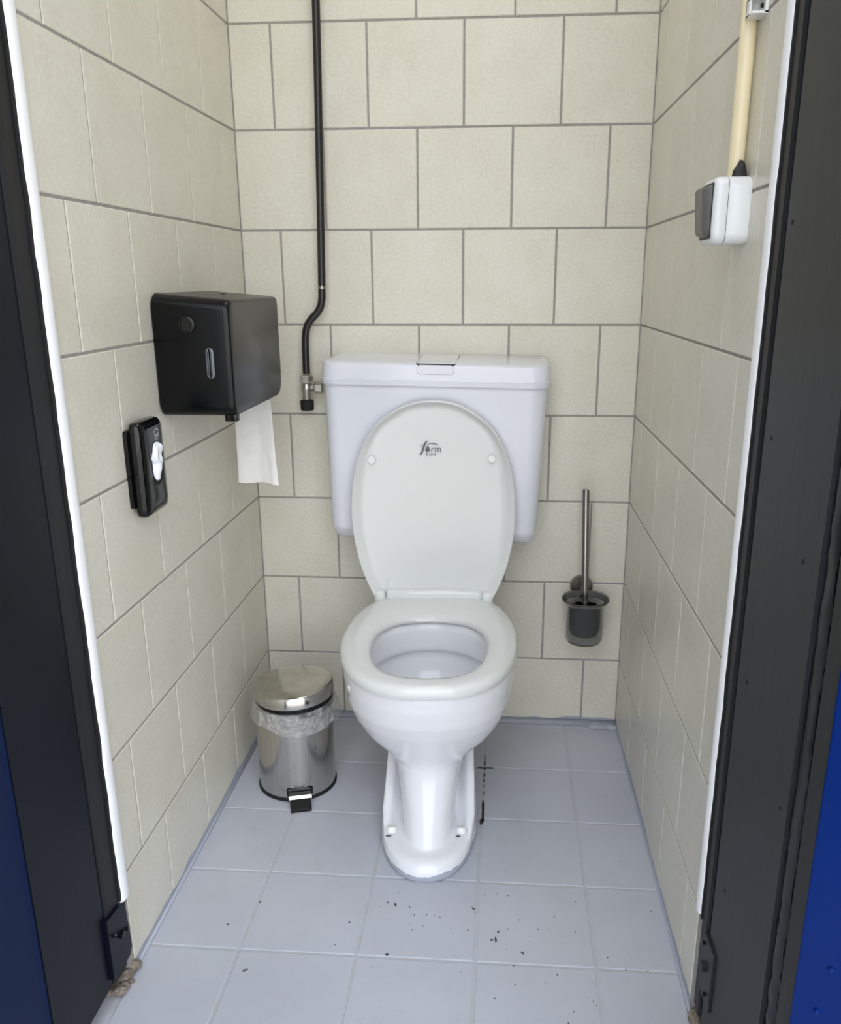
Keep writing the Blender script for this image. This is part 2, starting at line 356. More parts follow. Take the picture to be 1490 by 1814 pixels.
# dark crack where the joint beside the pedestal has broken out, and two paint lumps in the corner
bm = bmesh.new()
def flake(bm, x, y, w, h, rot=0.0, z=0.0, t=0.0010, n=7):
    pts = []
    for k in range(n):
        a = 2 * math.pi * k / n; rr = random.uniform(0.7, 1.1)
        px, py = w / 2 * rr * math.cos(a), h / 2 * rr * math.sin(a)
        pts.append((x + px * math.cos(rot) - py * math.sin(rot), y + px * math.sin(rot) + py * math.cos(rot)))
    prism(pts, 2, z, z + t, bm)
for x, y, w, h in ((0.5545, -0.405, 0.008, 0.058), (0.5540, -0.372, 0.007, 0.05), (0.5520, -0.430, 0.010, 0.020), (0.5550, -0.325, 0.003, 0.022), (0.5545, -0.298, 0.004, 0.012),
                   (0.5540, -0.276, 0.0045, 0.014), (0.5540, -0.254, 0.0045, 0.022), (0.5540, -0.226, 0.007, 0.010), (0.5440, -0.2235, 0.018, 0.0035), (0.5640, -0.2225, 0.022, 0.0035), (0.5540, -0.205, 0.0028, 0.026), (0.5545, -0.18, 0.002, 0.03)):
    flake(bm, x, y, w, h)
part('joint_crack', bm, M['crack'], floor, smooth=False)['label'] = 'dark broken joint beside the pedestal'
bm = bmesh.new()
for k in range(16):
    x = random.uniform(0.815, 0.872); y = random.uniform(-0.022, -0.004)
    bmesh.ops.create_icosphere(bm, subdivisions=2, radius=random.uniform(0.004, 0.010), matrix=Matrix.Translation((x, y, 0.002)) @ Matrix.Diagonal((1.6, 0.9, 0.8, 1)))
for v in bm.verts: v.co += noise.noise_vector(v.co * 160) * 0.0022
part('paint_lump', bm, M['lump'], floor)
# skirting fillet of paint along the foot of the walls
bm = prism([(0, 0), (0.004, 0), (0.0012, 0.002), (0, 0.007)], 1, 0.0, -0.87)
part('paint_fillet', bm, M['lump'], floor)
bm = xform(prism([(W, 0), (W - 0.004, 0), (W - 0.0012, 0.002), (W, 0.006)], 1, 0.0, -0.895), about((W, 0, 0), Matrix.Rotation(SKEW, 4, 'Z')))
part('paint_fillet', bm, M['lump'], floor)
bm = prism([(0, 0), (-0.008, 0), (-0.003, 0.003), (0, 0.014)], 0, 0.0, W)
part('paint_fillet', bm, M['lump'], floor)

# ------------------------------------------------------------------ doorway
def bullnose(side, y0, y1, z0):
    s = 1 if side == 'L' else -1; bx = 0.0 if side == 'L' else W + 0.0077
    pts = []
    for k in range(9):
        a = math.pi * k / 8; pts.append((bx + s * (0.0055 * math.sin(a)), (y0 + y1) / 2 + (y1 - y0) / 2 * -math.cos(a)))
    pts += [(bx - s * 0.02, y1), (bx - s * 0.02, y0)]
    return pts
def ragged(pts, z0, z1, yout, amp=0.0035, n=90):
    rings = []
    for i in range(n + 1):
        z = z0 + (z1 - z0) * i / n; d = (noise.noise((yout * 9, 0, z * 22)) + 0.5 * noise.noise((3, yout, z * 70))) * amp
        rings.append([(x, y + (d if abs(y - yout) < 0.012 else 0), z) for x, y in pts])
    return loft(rings)
t1 = obj('trim_1', ragged(bullnose('L', -0.861, -0.889, 0), 0.145, TOP, -0.889), M['trim'])
meta(t1, 'white rounded edge strip at the door end of the left wall', 'trim', 'structure')
t2 = obj('trim_2', ragged(bullnose('R', -0.872, -0.899, 0), 0.185, TOP, -0.899), M['trim'])
meta(t2, 'white rounded edge strip at the door end of the right wall', 'trim', 'structure')

def bolt(parent, c, r, nx, mat):
    b = lathe([(r, 0), (r, 0.004), (r * 0.8, 0.0055)], (0, 0, 0), 6)
    xform(b, Matrix.Translation(c) @ Matrix.Rotation(math.radians(90 * nx), 4, 'Y')); return part('bolt', b, mat, parent, smooth=False)
# left jamb
jl = obj('trim_3', prism([(-0.10, -0.886), (-0.004, -0.886), (-0.001, -0.892), (-0.001, -0.930), (-0.004, -0.934), (-0.10, -0.934)], 2, 0.03, TOP), M['strip'], smooth=False)
meta(jl, 'black painted door post on the left with a bolted foot plate', 'door post', 'structure')
part('reveal_board', prism([(-0.10, -0.937), (-0.005, -0.937), (-0.003, -0.940), (-0.003, -1.098), (-0.10, -1.098)], 2, 0.035, TOP), M['jambL'], jl, smooth=False)
part('sealant_line', ragged([(-0.08, -0.882), (0.0015, -0.884), (0.0015, -0.893), (-0.08, -0.893)], 0.15, TOP, -0.884, 0.002), M['rubber'], jl, smooth=False)
fp = part('foot_plate', prism([(-0.944, 0.156), (-0.900, 0.150), (-0.8825, 0.142), (-0.877, 0.055), (-0.886, 0.043), (-0.944, 0.048)], 0, -0.004, 0.004), M['jambL'], jl, smooth=False, bevel=0.001)
bolt(fp, (0.004, -0.908, 0.103), 0.007, 1, M['black'])
for y, z in ((-0.930, 0.120), (-0.888, 0.096)): bolt(fp, (0.003, y, z), 0.003, 1, M['black'])
def screw_hole(parent, c, nx):
    b = lathe([(0.0028, 0), (0.0028, 0.0008), (0.002, 0.0012)], (0, 0, 0), 10)
    xform(b, Matrix.Translation(c) @ Matrix.Rotation(math.radians(90 * nx), 4, 'Y')); part('screw', b, M['rubber'], parent, smooth=False)
for z in (0.60, 1.02, 0.33): screw_hole(jl, (-0.0035, -0.955 if z > 0.5 else -0.962, z), 1)
# right jamb
XR = W + 0.0082
jr = obj('trim_4', prism([(XR + 0.10, -0.896), (XR + 0.004, -0.896), (XR, -0.902), (XR, -0.926), (XR + 0.003, -0.930), (XR + 0.10, -0.930)], 2, 0.03, TOP), M['strip'], smooth=False)
meta(jr, 'charcoal painted door post on the right with a bolted foot plate', 'door post', 'structure')
part('shadow_groove', box(XR + 0.006, XR + 0.1, -0.944, -0.930, 0.03, TOP), M['rubber'], jr, smooth=False)
part('reveal_board', prism([(XR + 0.10, -0.944), (XR + 0.002, -0.944), (XR, -0.947), (XR, -1.165), (XR + 0.10, -1.165)], 2, 0.0, TOP), M['jambR'], jr, smooth=False)
part('sealant_line', ragged([(XR + 0.08, -0.892), (XR - 0.002, -0.893), (XR - 0.002, -0.902), (XR + 0.08, -0.902)], 0.18, TOP, -0.893, 0.002), M['rubber'], jr, smooth=False)
sl = ragged([(XR + 0.08, -1.166), (XR + 0.004, -1.166), (XR + 0.001, -1.180), (XR + 0.004, -1.196), (XR + 0.08, -1.198)], 0.0, TOP, -1.18, 0.004, 160)
for v in sl.verts: v.co.x += abs(noise.noise(v.co * 45)) * 0.004
part('sealant_bead', sl, M['seal'], jr)
part('edge_strip', prism([(XR + 0.10, -1.199), (XR + 0.006, -1.199), (XR + 0.003, -1.203), (XR + 0.003, -1.237), (XR + 0.10, -1.240)], 2, 0.0, TOP), M['strip'], jr, smooth=False)
fp = part('foot_plate', prism([(-0.985, 0.190), (-0.935, 0.187), (-0.922, 0.165), (-0.922, 0.112), (-0.938, 0.090), (-0.985, 0.092)], 0, XR - 0.004, XR + 0.004), M['jambR'], jr, smooth=False, bevel=0.001)
bolt(fp, (XR - 0.004, -0.952, 0.142), 0.008, -1, M['strip'])
for y, z in ((-0.940, 0.172), (-0.967, 0.108)): bolt(fp, (XR - 0.003, y, z), 0.003, -1, M['black'])
for y, z in ((-0.975, 0.90), (-0.985, 0.60), (-0.965, 1.13), (-1.12, 0.80), (-1.145, 0.53), (-0.99, 0.30)): screw_hole(jr, (XR + 0.0003, y, z), -1)
# blue door standing open on the right, navy front wall on the left, header, outside ground
dr = obj('door_1', xform(box(XR, XR + 0.045, -2.00, -1.243, 0.02, 2.12), about((XR, -1.243, 0), Matrix.Rotation(math.radians(50), 4, 'Z'))), M['blue'], smooth=False, bevel=0.002)
meta(dr, 'bright blue metal door standing open on the right', 'door', 'structure')
for y, z in ((-1.275, 0.43), (-1.268, 0.375), (-1.275, 0.70), (-1.275, 1.0)):
    b = lathe([(0.0035, 0), (0.003, 0.002), (0.0012, 0.003)], (0, 0, 0), 12)
    xform(b, about((XR, -1.243, 0), Matrix.Rotation(math.radians(50), 4, 'Z')) @ Matrix.Translation((XR, y, z)) @ Matrix.Rotation(math.radians(-90), 4, 'Y')); part('rivet', b, M['blue'], dr)
wf = obj('wall_front', prism([(-0.005, -1.0985), (-0.007, -1.104), (-0.10, -2.30), (-0.20, -2.30), (-0.20, -0.95), (-0.105, -0.95), (-0.105, -1.0985)], 2, -0.15, 2.6), M['navy'], smooth=False)  # navy edge is real; unseen outward run added to keep skylight off right wall
meta(wf, 'navy blue outside wall beside the left door post, its unseen run added to shade the right wall', 'wall', 'structure')
part('header_panel', box(-0.006, 2.2, -1.13, -1.099, 2.10, 2.6), M['navy'], wf, smooth=False)
part('right_panel', box(W + 0.11, 2.2, -1.13, -1.099, -0.05, 2.10), M['navy'], wf, smooth=False)
gr = obj('ground', box(-5, 6, -9, -1.30, -0.25, -0.125), M['concrete'], smooth=False)
meta(gr, 'pale concrete pavement outside the doorway', 'ground', 'structure')
# crumbled mortar under both posts
def crumble(name, c, sx_, sy_, n, label):
    bm = bmesh.new()
    for k in range(n):
        p = Vector((c[0] + random.uniform(-sx_, sx_), c[1] + random.uniform(-sy_, sy_), c[2] + random.uniform(0, 0.012)))
        bmesh.ops.create_icosphere(bm, subdivisions=2, radius=random.uniform(0.004, 0.010), matrix=Matrix.Translation(p) @ Matrix.Rotation(random.random() * 3, 4, 'Z') @ Matrix.Diagonal((1.3, 0.8, 0.7, 1)))
    for v in bm.verts: v.co += noise.noise_vector(v.co * 170) * 0.0045
    part(name, bm, M['mortar'], floor, angle=25)['label'] = label
crumble('broken_mortar', (-0.014, -0.895, 0.002), 0.018, 0.032, 26, 'broken beige mortar below the left post')
crumble('broken_mortar', (XR + 0.010, -0.93, 0.004), 0.012, 0.03, 20, 'broken brown mortar below the right post')

# ------------------------------------------------------------------ toilet
toilet = empty('toilet', (0.446, -0.40, 0), 'white ceramic toilet with raised oval lid and low cistern on the back wall', 'toilet')
HX, HY = 0.436, -0.172
YAW = about((HX, HY, 0), Matrix.Rotation(math.radians(2.0), 4, 'Z'))
def egg(z, hw, c, yf, yb, n=2.15, seg=64):
    out = []
    for k in range(seg):
        a = 2 * math.pi * k / seg; ca, sa = math.cos(a), math.sin(a)
        x = hw * math.copysign(abs(ca) ** (2 / n), ca); y = math.copysign(abs(sa) ** (2 / n), sa)
        out.append((HX + x, c + (y * (yb - c) if y > 0 else -y * (yf - c)), z))
    return out
# one closed skin: bowl outside, rim, bowl inside
pan = loft([egg(*a) for a in [
    (0.000, 0.052, -0.48, -0.600, -0.30), (0.030, 0.051, -0.48, -0.588, -0.30), (0.070, 0.053, -0.46, -0.558, -0.30), (0.110, 0.058, -0.45, -0.538, -0.29), (0.150, 0.066, -0.43, -0.524, -0.27),
    (0.170, 0.074, -0.42, -0.521, -0.25), (0.185, 0.086, -0.42, -0.524, -0.24), (0.200, 0.104, -0.42, -0.533, -0.22), (0.220, 0.124, -0.42, -0.547, -0.21), (0.240, 0.138, -0.42, -0.561, -0.20),
    (0.270, 0.152, -0.42, -0.583, -0.19), (0.300, 0.161, -0.42, -0.600, -0.185), (0.340, 0.166, -0.42, -0.613, -0.18), (0.366, 0.167, -0.42, -0.617, -0.18), (0.372, 0.163, -0.42, -0.613, -0.184),
    (0.372, 0.130, -0.42, -0.582, -0.262), (0.360, 0.124, -0.42, -0.576, -0.268), (0.312, 0.124, -0.42, -0.576, -0.268), (0.306, 0.130, -0.42, -0.578, -0.262), (0.302, 0.140, -0.42, -0.580, -0.250), (0.290, 0.138, -0.42, -0.572, -0.252),
    (0.260, 0.124, -0.41, -0.545, -0.262), (0.236, 0.106, -0.40, -0.515, -0.275), (0.222, 0.084, -0.39, -0.485, -0.29), (0.216, 0.05, -0.38, -0.44, -0.31)]])
foot = loft([egg(*a) for a in [(0.0, 0.098, -0.42, -0.628, -0.13, 2.3), (0.016, 0.098, -0.42, -0.628, -0.13, 2.3), (0.030, 0.095, -0.42, -0.622, -0.13, 2.3), (0.036, 0.086, -0.42, -0.61, -0.13, 2.3)]])
rear = loft([egg(*a) for a in [(0.02, 0.078, -0.28, -0.42, -0.14, 3), (0.10, 0.076, -0.26, -0.36, -0.12, 3), (0.18, 0.076, -0.24, -0.30, -0.10, 3), (0.23, 0.080, -0.18, -0.245, -0.10, 3), (0.29, 0.085, -0.17, -0.235, -0.10, 3)]])
deck = box(HX - 0.105, HX + 0.105, -0.26, -0.095, 0.29, 0.366); bmesh.ops.bevel(deck, geom=deck.edges[:], offset=0.02, segments=3, affect='EDGES')
out = tube([(HX, -0.14, 0.19), (HX, -0.02, 0.19)], 0.052, 24)
parts = [pan, foot, rear, deck, out]
def foot_hw(y):
    t = min(1, abs((y + 0.42) / (0.208 if y < -0.42 else 0.29)) ** 2.3); return 0.098 * (1 - t) ** (1 / 2.3)
ridge = [(-0.565, 0.030), (-0.53, 0.036), (-0.48, 0.060), (-0.42, 0.100), (-0.36, 0.145), (-0.31, 0.188), (-0.25, 0.235), (-0.18, 0.270)]
for s in (-1, 1):                                     # the raised side walls of the foot either side of the column
    rg = []
    for y, z in ridge:
        o = min(foot_hw(y), 0.096) - 0.012 * z / 0.25; rg.append([(HX + s * x, y, zz) for x, zz in ((o + 0.012 * z / 0.25, 0.0), (o, z), (o - 0.016, z - 0.004), (o - 0.034, max(0.0, z - 0.040)), (o - 0.060, max(0.0, z - 0.060)), (o - 0.075, 0.0))])
    parts.append(loft(rg))
allb = bmesh.new()
for b in parts:
    bmesh.ops.recalc_face_normals(b, faces=b.faces); m_ = bpy.data.meshes.new('t'); b.to_mesh(m_); b.free(); allb.from_mesh(m_); bpy.data.meshes.remove(m_)
pb = voxel(allb, 0.0034, 10)
# keep the foot flat on the floor
for v in pb.verts:
    if v.co.z < 0.0022: v.co.z = 0.0
part('pan', xform(pb, YAW), M['ceramic'], toilet, angle=80)
part('water', xform(loft([egg(0.2300, 0.096, -0.395, -0.503, -0.280)], cap0=False), YAW), M['water'], toilet)
for x, y in ((0.3775, -0.528), (0.5150, -0.520)):
    b = lathe([(0.0105, 0), (0.0105, 0.007), (0.009, 0.011), (0.005, 0.013)], (x, y, 0.036), 24, tilt=Matrix.Rotation(-0.35, 4, 'X')); part('bolt_cap', b, M['cap'], toilet)
for x, y, w, h in ((0.3735, -0.541, 0.012, 0.004), (0.509, -0.533, 0.010, 0.005)):
    b = bmesh.new(); flake(b, x, y, w, h, z=0.0365, t=0.001); part('bolt_gap', b, M['gap'], toilet, smooth=False)
# seat ring
ZS = 0.382
outer = [(0, -0.630), (0.060, -0.622), (0.112, -0.588), (0.148, -0.534), (0.168, -0.465), (0.174, -0.395), (0.170, -0.325), (0.158, -0.262), (0.140, -0.212), (0.122, -0.182), (0.113, -0.165), (0.110, -0.146)]
inner = [(0, -0.573), (0.045, -0.566), (0.082, -0.538), (0.104, -0.490), (0.113, -0.430), (0.110, -0.372), (0.092, -0.322), (0.060, -0.291), (0, -0.279)]
def resample(pts, n):
    L = [0]
    for a, b in zip(pts, pts[1:]): L.append(L[-1] + (b - a).length)
    o = []; i = 0
    for k in range(n):
        d = L[-1] * k / (n - 1)
        while i < len(L) - 2 and L[i + 1] < d: i += 1
        f = (d - L[i]) / max(1e-9, L[i + 1] - L[i]); o.append(pts[i].lerp(pts[i + 1], f))
    return o
def half_to_loop(half, n, close_back):
    h = resample(spline([(x, y, 0) for x, y in half], 8), n)
    return [Vector((HX + p.x, p.y, 0)) for p in h] + [Vector((HX - p.x, p.y, 0)) for p in h[::-1]][0 if close_back else 0:]
N = 44
oh = half_to_loop(outer, N, True); ih = half_to_loop(inner, N, True)
def blend(t, z): return [Vector(((1 - t) * a.x + t * b.x, (1 - t) * a.y + t * b.y, z)) for a, b in zip(oh, ih)]
seat = bmesh.new()
prof = [(0.03, ZS - 0.006), (0.0, ZS - 0.002), (-0.015, ZS + 0.004), (0.01, ZS + 0.011), (0.09, ZS + 0.0165), (0.25, ZS + 0.0185), (0.6, ZS + 0.0175), (0.88, ZS + 0.013), (0.98, ZS + 0.007), (1.0, ZS), (0.95, ZS - 0.006)]
rings = [[seat.verts.new(p) for p in blend(t, z)] for t, z in prof]
nn = len(rings[0])
for a, b in zip(rings, rings[1:] + rings[:1]):
    for i in range(nn): 
        j = (i + 1) % nn
        seat.faces.new((a[i], a[j], b[j], b[i]))
bmesh.ops.remove_doubles(seat, verts=seat.verts, dist=0.0002)
part('seat', xform(seat, YAW), M['seat'], toilet, angle=60)
hb = rbox(HX - 0.107, HX + 0.107, -0.190, -0.142, ZS - 0.006, ZS + 0.036, 0.009)
part('hinge_bar', xform(hb, YAW), M['seat'], toilet)
# raised lid, its hollow side to the room
lidh = [(0.000, 0.834), (0.034, 0.831), (0.070, 0.818), (0.117, 0.785), (0.147, 0.742), (0.167, 0.684), (0.176, 0.612), (0.1735, 0.545), (0.161, 0.478), (0.142, 0.425), (0.133, 0.408), (0.128, 0.394)]
lo_ = resample(spline([(x, 0, z) for x, z in lidh], 8), 48)
LX = 0.4345
def lid_ring(inset, y):
    pts = []
    for i, p in enumerate(lo_):
        a = lo_[max(i - 1, 0)]; b = lo_[min(i + 1, len(lo_) - 1)]; t = (b - a).normalized(); nrm = Vector((-t.z, 0, t.x))
        if i == 0: nrm = Vector((0, 0, 1))
        q = p - nrm * inset * (1.0 if p.z > 0.78 else 1.0 + 0.9 * min(1, (0.78 - p.z) / 0.12) * (1 if inset > 0.006 else 0.0))
        q.z = max(q.z, 0.396 + (0.055 - 0.12 * (abs(q.x)) if inset > 0.016 else 0.0))
        q.x = max(q.x, 0.0); pts.append(q)
    full = [Vector((LX + p.x, y, p.z)) for p in pts] + [Vector((LX - p.x, y, p.z)) for p in pts[::-1][:-1]]
    return full
lean = about((LX, -0.178, 0.40), Matrix.Rotation(math.radians(-0.6), 4, 'X'))
lr = [lid_ring(0.010, -0.1665), lid_ring(0.002, -0.1690), lid_ring(0.0, -0.174), lid_ring(0.0, -0.192), lid_ring(0.0010, -0.1945), lid_ring(0.0024, -0.1950), lid_ring(0.0036, -0.1935), lid_ring(0.0090, -0.1795), lid_ring(0.0115, -0.1765), lid_ring(0.018, -0.1755), lid_ring(0.022, -0.1755)]
lid = loft(lr, cap0=True, cap1=True); bmesh.ops.remove_doubles(lid, verts=lid.verts, dist=0.0002)
lidp = part('seat_lid', xform(lid, lean), M['seat'], toilet, angle=50)
for x, z in ((0.3037, 0.7064), (0.5585, 0.7120)):
    b = lathe([(0.0085, 0), (0.0085, 0.006), (0.0075, 0.008)], (0, 0, 0), 24); part('buffer', xform(b, Matrix.Translation((x, -0.1755, z)) @ Matrix.Rotation(math.radians(90), 4, 'X')), M['cap'], lidp)
for s in (-1, 1):
    part('hinge_ear', rbox(LX + s * 0.119 - 0.0125, LX + s * 0.119 + 0.0125, -0.197, -0.150, 0.380, 0.416, 0.008), M['seat'], lidp)
# printed emblem on the lid
def text_mesh(body, size, shear=0.0):
    cu = bpy.data.curves.new('t', 'FONT'); cu.body = body; cu.size = size; cu.shear = shear; cu.extrude = 0.0002; cu.resolution_u = 3
    o = bpy.data.objects.new('t', cu); COL.objects.link(o); dg = bpy.context.evaluated_depsgraph_get(); dg.update()
    me = bpy.data.meshes.new_from_object(o.evaluated_get(dg)); b = bmesh.new(); b.from_mesh(me)
    bpy.data.objects.remove(o); bpy.data.curves.remove(cu); bpy.data.meshes.remove(me); return b
EM = Matrix.Translation((0.4265, -0.1762, 0.7335)) @ Matrix.Rotation(math.radians(90), 4, 'X')
def stroke(pts, wid, bm):
    P = [Vector((x, y, 0)) for x, y in pts]; S = spline(P, 5); lft, rgt = [], []
    for i, p in enumerate(S):
        t = (S[min(i + 1, len(S) - 1)] - S[max(i - 1, 0)]).normalized(); n = Vector((-t.y, t.x, 0)); f = i / (len(S) - 1); w = wid * (0.15 + math.sin(math.pi * f)) / 2
        lft.append(p + n * w); rgt.append(p - n * w)
    loft([[tuple(v) for v in lft + rgt[::-1]], [(v.x, v.y, 0.0003) for v in lft + rgt[::-1]]], bm)
em = bmesh.new()
stroke([(-0.0215, -0.0165), (-0.0165, -0.0115), (-0.0120, 0.001), (-0.0080, 0.0105), (-0.0020, 0.0145)], 0.0036, em)
stroke([(-0.0195, 0.0030), (-0.0150, 0.0055), (-0.0125, 0.0062)], 0.0012, em)
stroke([(-0.0055, 0.0070), (0.004, 0.0086), (0.013, 0.0078), (0.0215, 0.0050)], 0.0016, em)
loft([[( -0.0038 + 0.0052 * math.cos(a) * (1 if math.sin(a) < 0 else 1 - 0.62 * math.sin(a)), -0.0042 + (0.0050 if math.sin(a) < 0 else 0.0085) * math.sin(a), h) for a in [2 * math.pi * k / 24 for k in range(24)]] for h in (0, 0.0003)], em)
for body, size, x, y, sh in (('rm', 0.0195, 0.0025, -0.0090, 0.12), ('& style', 0.0082, -0.0085, -0.0165, 0.1)):
    tb = text_mesh(body, size, sh); xform(tb, Matrix.Translation((x, y, 0.0002))); m_ = bpy.data.meshes.new('t'); tb.to_mesh(m_); tb.free(); em.from_mesh(m_); bpy.data.meshes.remove(m_)
part('emblem', xform(em, EM), M['print'], lidp, smooth=False)['label'] = 'grey printed maker emblem'
# cistern
CT = about((0.438, -0.08, 0.90), Matrix.Rotation(0.016, 4, 'Y') @ Matrix.Rotation(-0.012, 4, 'Z') @ Matrix.Rotation(0.0, 4, 'X'))
def rr_ring(x0, x1, yb, yf, z, r): return [(x, y, z) for x, y in rrect(x0, x1, yf, yb, (0.006, 0.006, r, r), 6)]
tk = loft([rr_ring(0.222, 0.650, -0.002, -0.112, 0.512, 0.012), rr_ring(0.212, 0.660, -0.002, -0.128, 0.520, 0.022), rr_ring(0.208, 0.6635, -0.002, -0.143, 0.538, 0.030), rr_ring(0.2075, 0.664, -0.002, -0.147, 0.546, 0.032), rr_ring(0.202, 0.670, -0.002, -0.151, 0.72, 0.032), rr_ring(0.1985, 0.6745, -0.002, -0.155, 0.862, 0.032)])
part('cistern_tank', xform(tk, CT), M['tank'], toilet, angle=35)
cl = loft([rr_ring(0.1950, 0.678, -0.001, -0.161, 0.858, 0.034), rr_ring(0.1935, 0.6795, -0.001, -0.163, 0.860, 0.036), rr_ring(0.1925, 0.6805, -0.001, -0.1645, 0.871, 0.036), rr_ring(0.1940, 0.679, -0.001, -0.163, 0.872, 0.036), rr_ring(0.1955, 0.6775, -0.001, -0.162, 0.895, 0.036), rr_ring(0.1975, 0.6755, -0.001, -0.160, 0.902, 0.035), rr_ring(0.202, 0.671, -0.001, -0.155, 0.9055, 0.032), rr_ring(0.212, 0.661, -0.001, -0.145, 0.9065, 0.026)])
for v in cl.verts:                                     # the top falls slightly towards the room
    if v.co.z > 0.90: v.co.z += (v.co.y + 0.16) * 0.04
clo = part('cistern_lid', xform(cl, CT), M['tank'], toilet, angle=35)
bt = loft([[(x, y, z) for x, y in rrect(0.3995, 0.4805, -0.1605, -0.010, 0.008, 4)] for z in (0.890, 0.9072)])
for v in bt.verts:
    if v.co.z > 0.90: v.co.z += (v.co.y + 0.16) * 0.045
gp = loft([[(x, y, z) for x, y in rrect(0.3983, 0.4817, -0.1612, -0.009, 0.009, 4)] for z in (0.890, 0.9062)])
for v in gp.verts:
    if v.co.z > 0.90: v.co.z += (v.co.y + 0.16) * 0.045
fb = part('flush_button', xform(bt, CT), M['tank'], clo, bevel=0.001)
fr = loft([[(x, -0.158, z) for x, z in rrect(0.4005, 0.4795, 0.884, 0.9035, 0.008, 4)], [(x, -0.1640, z) for x, z in rrect(0.4005, 0.4795, 0.884, 0.9035, 0.008, 4)]])
for f in fr.verts: pass
m_ = bpy.data.meshes.new('t'); xform(fr, CT).to_mesh(m_); fr.free()
part('button_gap', xform(gp, CT), M['gap'], clo, smooth=False)
g2 = bmesh.new(); g2.from_mesh(m_); bpy.data.meshes.remove(m_)
part('button_front', g2, M['tank'], clo, bevel=0.0015)
part('flush_pipe', tube([(HX, -0.075, 0.53), (HX, -0.075, 0.40), (HX, -0.09, 0.34)], 0.022, 20), M['cap'], toilet)

# ------------------------------------------------------------------ water pipe with stop valve
wp = empty('water_pipe', (0.137, -0.035, 0.81), 'black painted water pipe running down the back wall to a stop valve', 'pipe')
PY = -0.034
path = [(0.1985, PY, TOP - 0.002), (0.1925, PY, 1.60), (0.187, PY, 1.30), (0.1815, PY, 1.06), (0.1805, PY, 1.035), (0.177, PY, 1.018), (0.168, PY, 1.003), (0.155, PY, 0.990), (0.145, PY, 0.975), (0.1405, PY, 0.955), (0.139, PY, 0.93), (0.1385, PY, 0.872)]
part('pipe', tube(spline(path, 4), 0.0083, 18), M['pipe'], wp)
part('solder_ring', tube([(0.1815, PY, 1.060), (0.1812, PY, 1.054)], 0.0085, 18), M['rod'], wp)
vb = bmesh.new()
lathe([(0.0085, 0.812), (0.0105, 0.816), (0.0105, 0.832), (0.0125, 0.836), (0.0125, 0.846), (0.0105, 0.850)], (0.1370, PY, 0), 24, vb)
tube([(0.1370, PY, 0.841), (0.160, PY, 0.841)], 0.0075, 18, vb)
sv = part('stop_valve', vb, M['brass'], wp)
part('nut', lathe([(0.0115, 0.850), (0.0140, 0.853), (0.0140, 0.866), (0.0115, 0.869)], (0.1380, PY, 0), 6), M['brass'], sv, smooth=False)
nb = lathe([(0.012, 0), (0.014, 0.003), (0.014, 0.018), (0.012, 0.020)], (0, 0, 0), 6)
part('nut', xform(nb, Matrix.Translation((0.155, PY, 0.841)) @ Matrix.Rotation(math.radians(90), 4, 'Y')), M['brass'], sv, smooth=False)
kb = bmesh.new(); n = 24
loft([[(0.1368 + (rr + (0.0008 if k % 2 else 0)) * math.cos(2 * math.pi * k / n), PY + (rr + (0.0008 if k % 2 else 0)) * math.sin(2 * math.pi * k / n), z) for k in range(n)] for rr, z in ((0.0125, 0.790), (0.0140, 0.791), (0.0145, 0.811), (0.013, 0.813))], kb)
part('valve_knob', kb, M['rubber'], sv, smooth=False)

# ------------------------------------------------------------------ pedal bin
BX, BY, BR = 0.138, -0.302, 0.0835
pbin = empty('pedal_bin', (BX, BY, 0), 'round brushed steel pedal bin standing between toilet and left wall', 'bin')
part('body', lathe([(BR - 0.002, 0.006), (BR, 0.008), (BR, 0.203), (BR - 0.003, 0.205), (BR - 0.003, 0.013)], (BX, BY, 0), 72, cap0=False, cap1=True), M['steel'], pbin)
part('base_ring', lathe([(BR - 0.002, 0), (BR + 0.0025, 0.001), (BR + 0.0025, 0.006), (BR, 0.0085)], (BX, BY, 0), 72), M['rubber'], pbin)
TL = Matrix.Translation((BX + 0.003, BY, 0.214)) @ Matrix.Rotation(math.radians(-2.5), 4, 'Y') @ Matrix.Rotation(math.radians(1.0), 4, 'X')
part('inner_rim', lathe([(BR - 0.001, -0.02), (BR - 0.001, 0.006), (BR - 0.008, 0.008)], (0, 0, 0), 60, tilt=TL), M['black'], pbin)
part('lid', lathe([(BR - 0.002, 0.004), (BR + 0.0015, 0.004), (BR + 0.0015, 0.026), (BR - 0.001, 0.0295), (BR - 0.005, 0.031), (BR * 0.6, 0.0325), (0.01, 0.033)], (0, 0, 0), 72, tilt=TL), M['lidsteel'], pbin)
PA = Matrix.Translation((BX, BY, 0)) @ Matrix.Rotation(math.radians(16), 4, 'Z')
pk = bmesh.new(); prism([(-BR + 0.012, 0.018), (-BR - 0.010, 0.020), (-BR - 0.014, 0.014), (-BR - 0.014, 0.011), (-BR - 0.008, 0.015), (-BR + 0.012, 0.013)], 0, -0.024, 0.024, pk)
ped = part('pedal', xform(pk, PA), M['lidsteel'], pbin, smooth=False)
part('pedal_pad', xform(rbox(-0.022, 0.022, -BR - 0.044, -BR - 0.010, 0.004, 0.013, 0.002), PA @ about((0, -BR - 0.01, 0.013), Matrix.Rotation(math.radians(8), 4, 'X'))), M['rubber'], ped)
part('pedal_slot', xform(rbox(-0.028, 0.028, -BR - 0.002, -BR + 0.01, 0.012, 0.032, 0.004), PA), M['black'], ped)
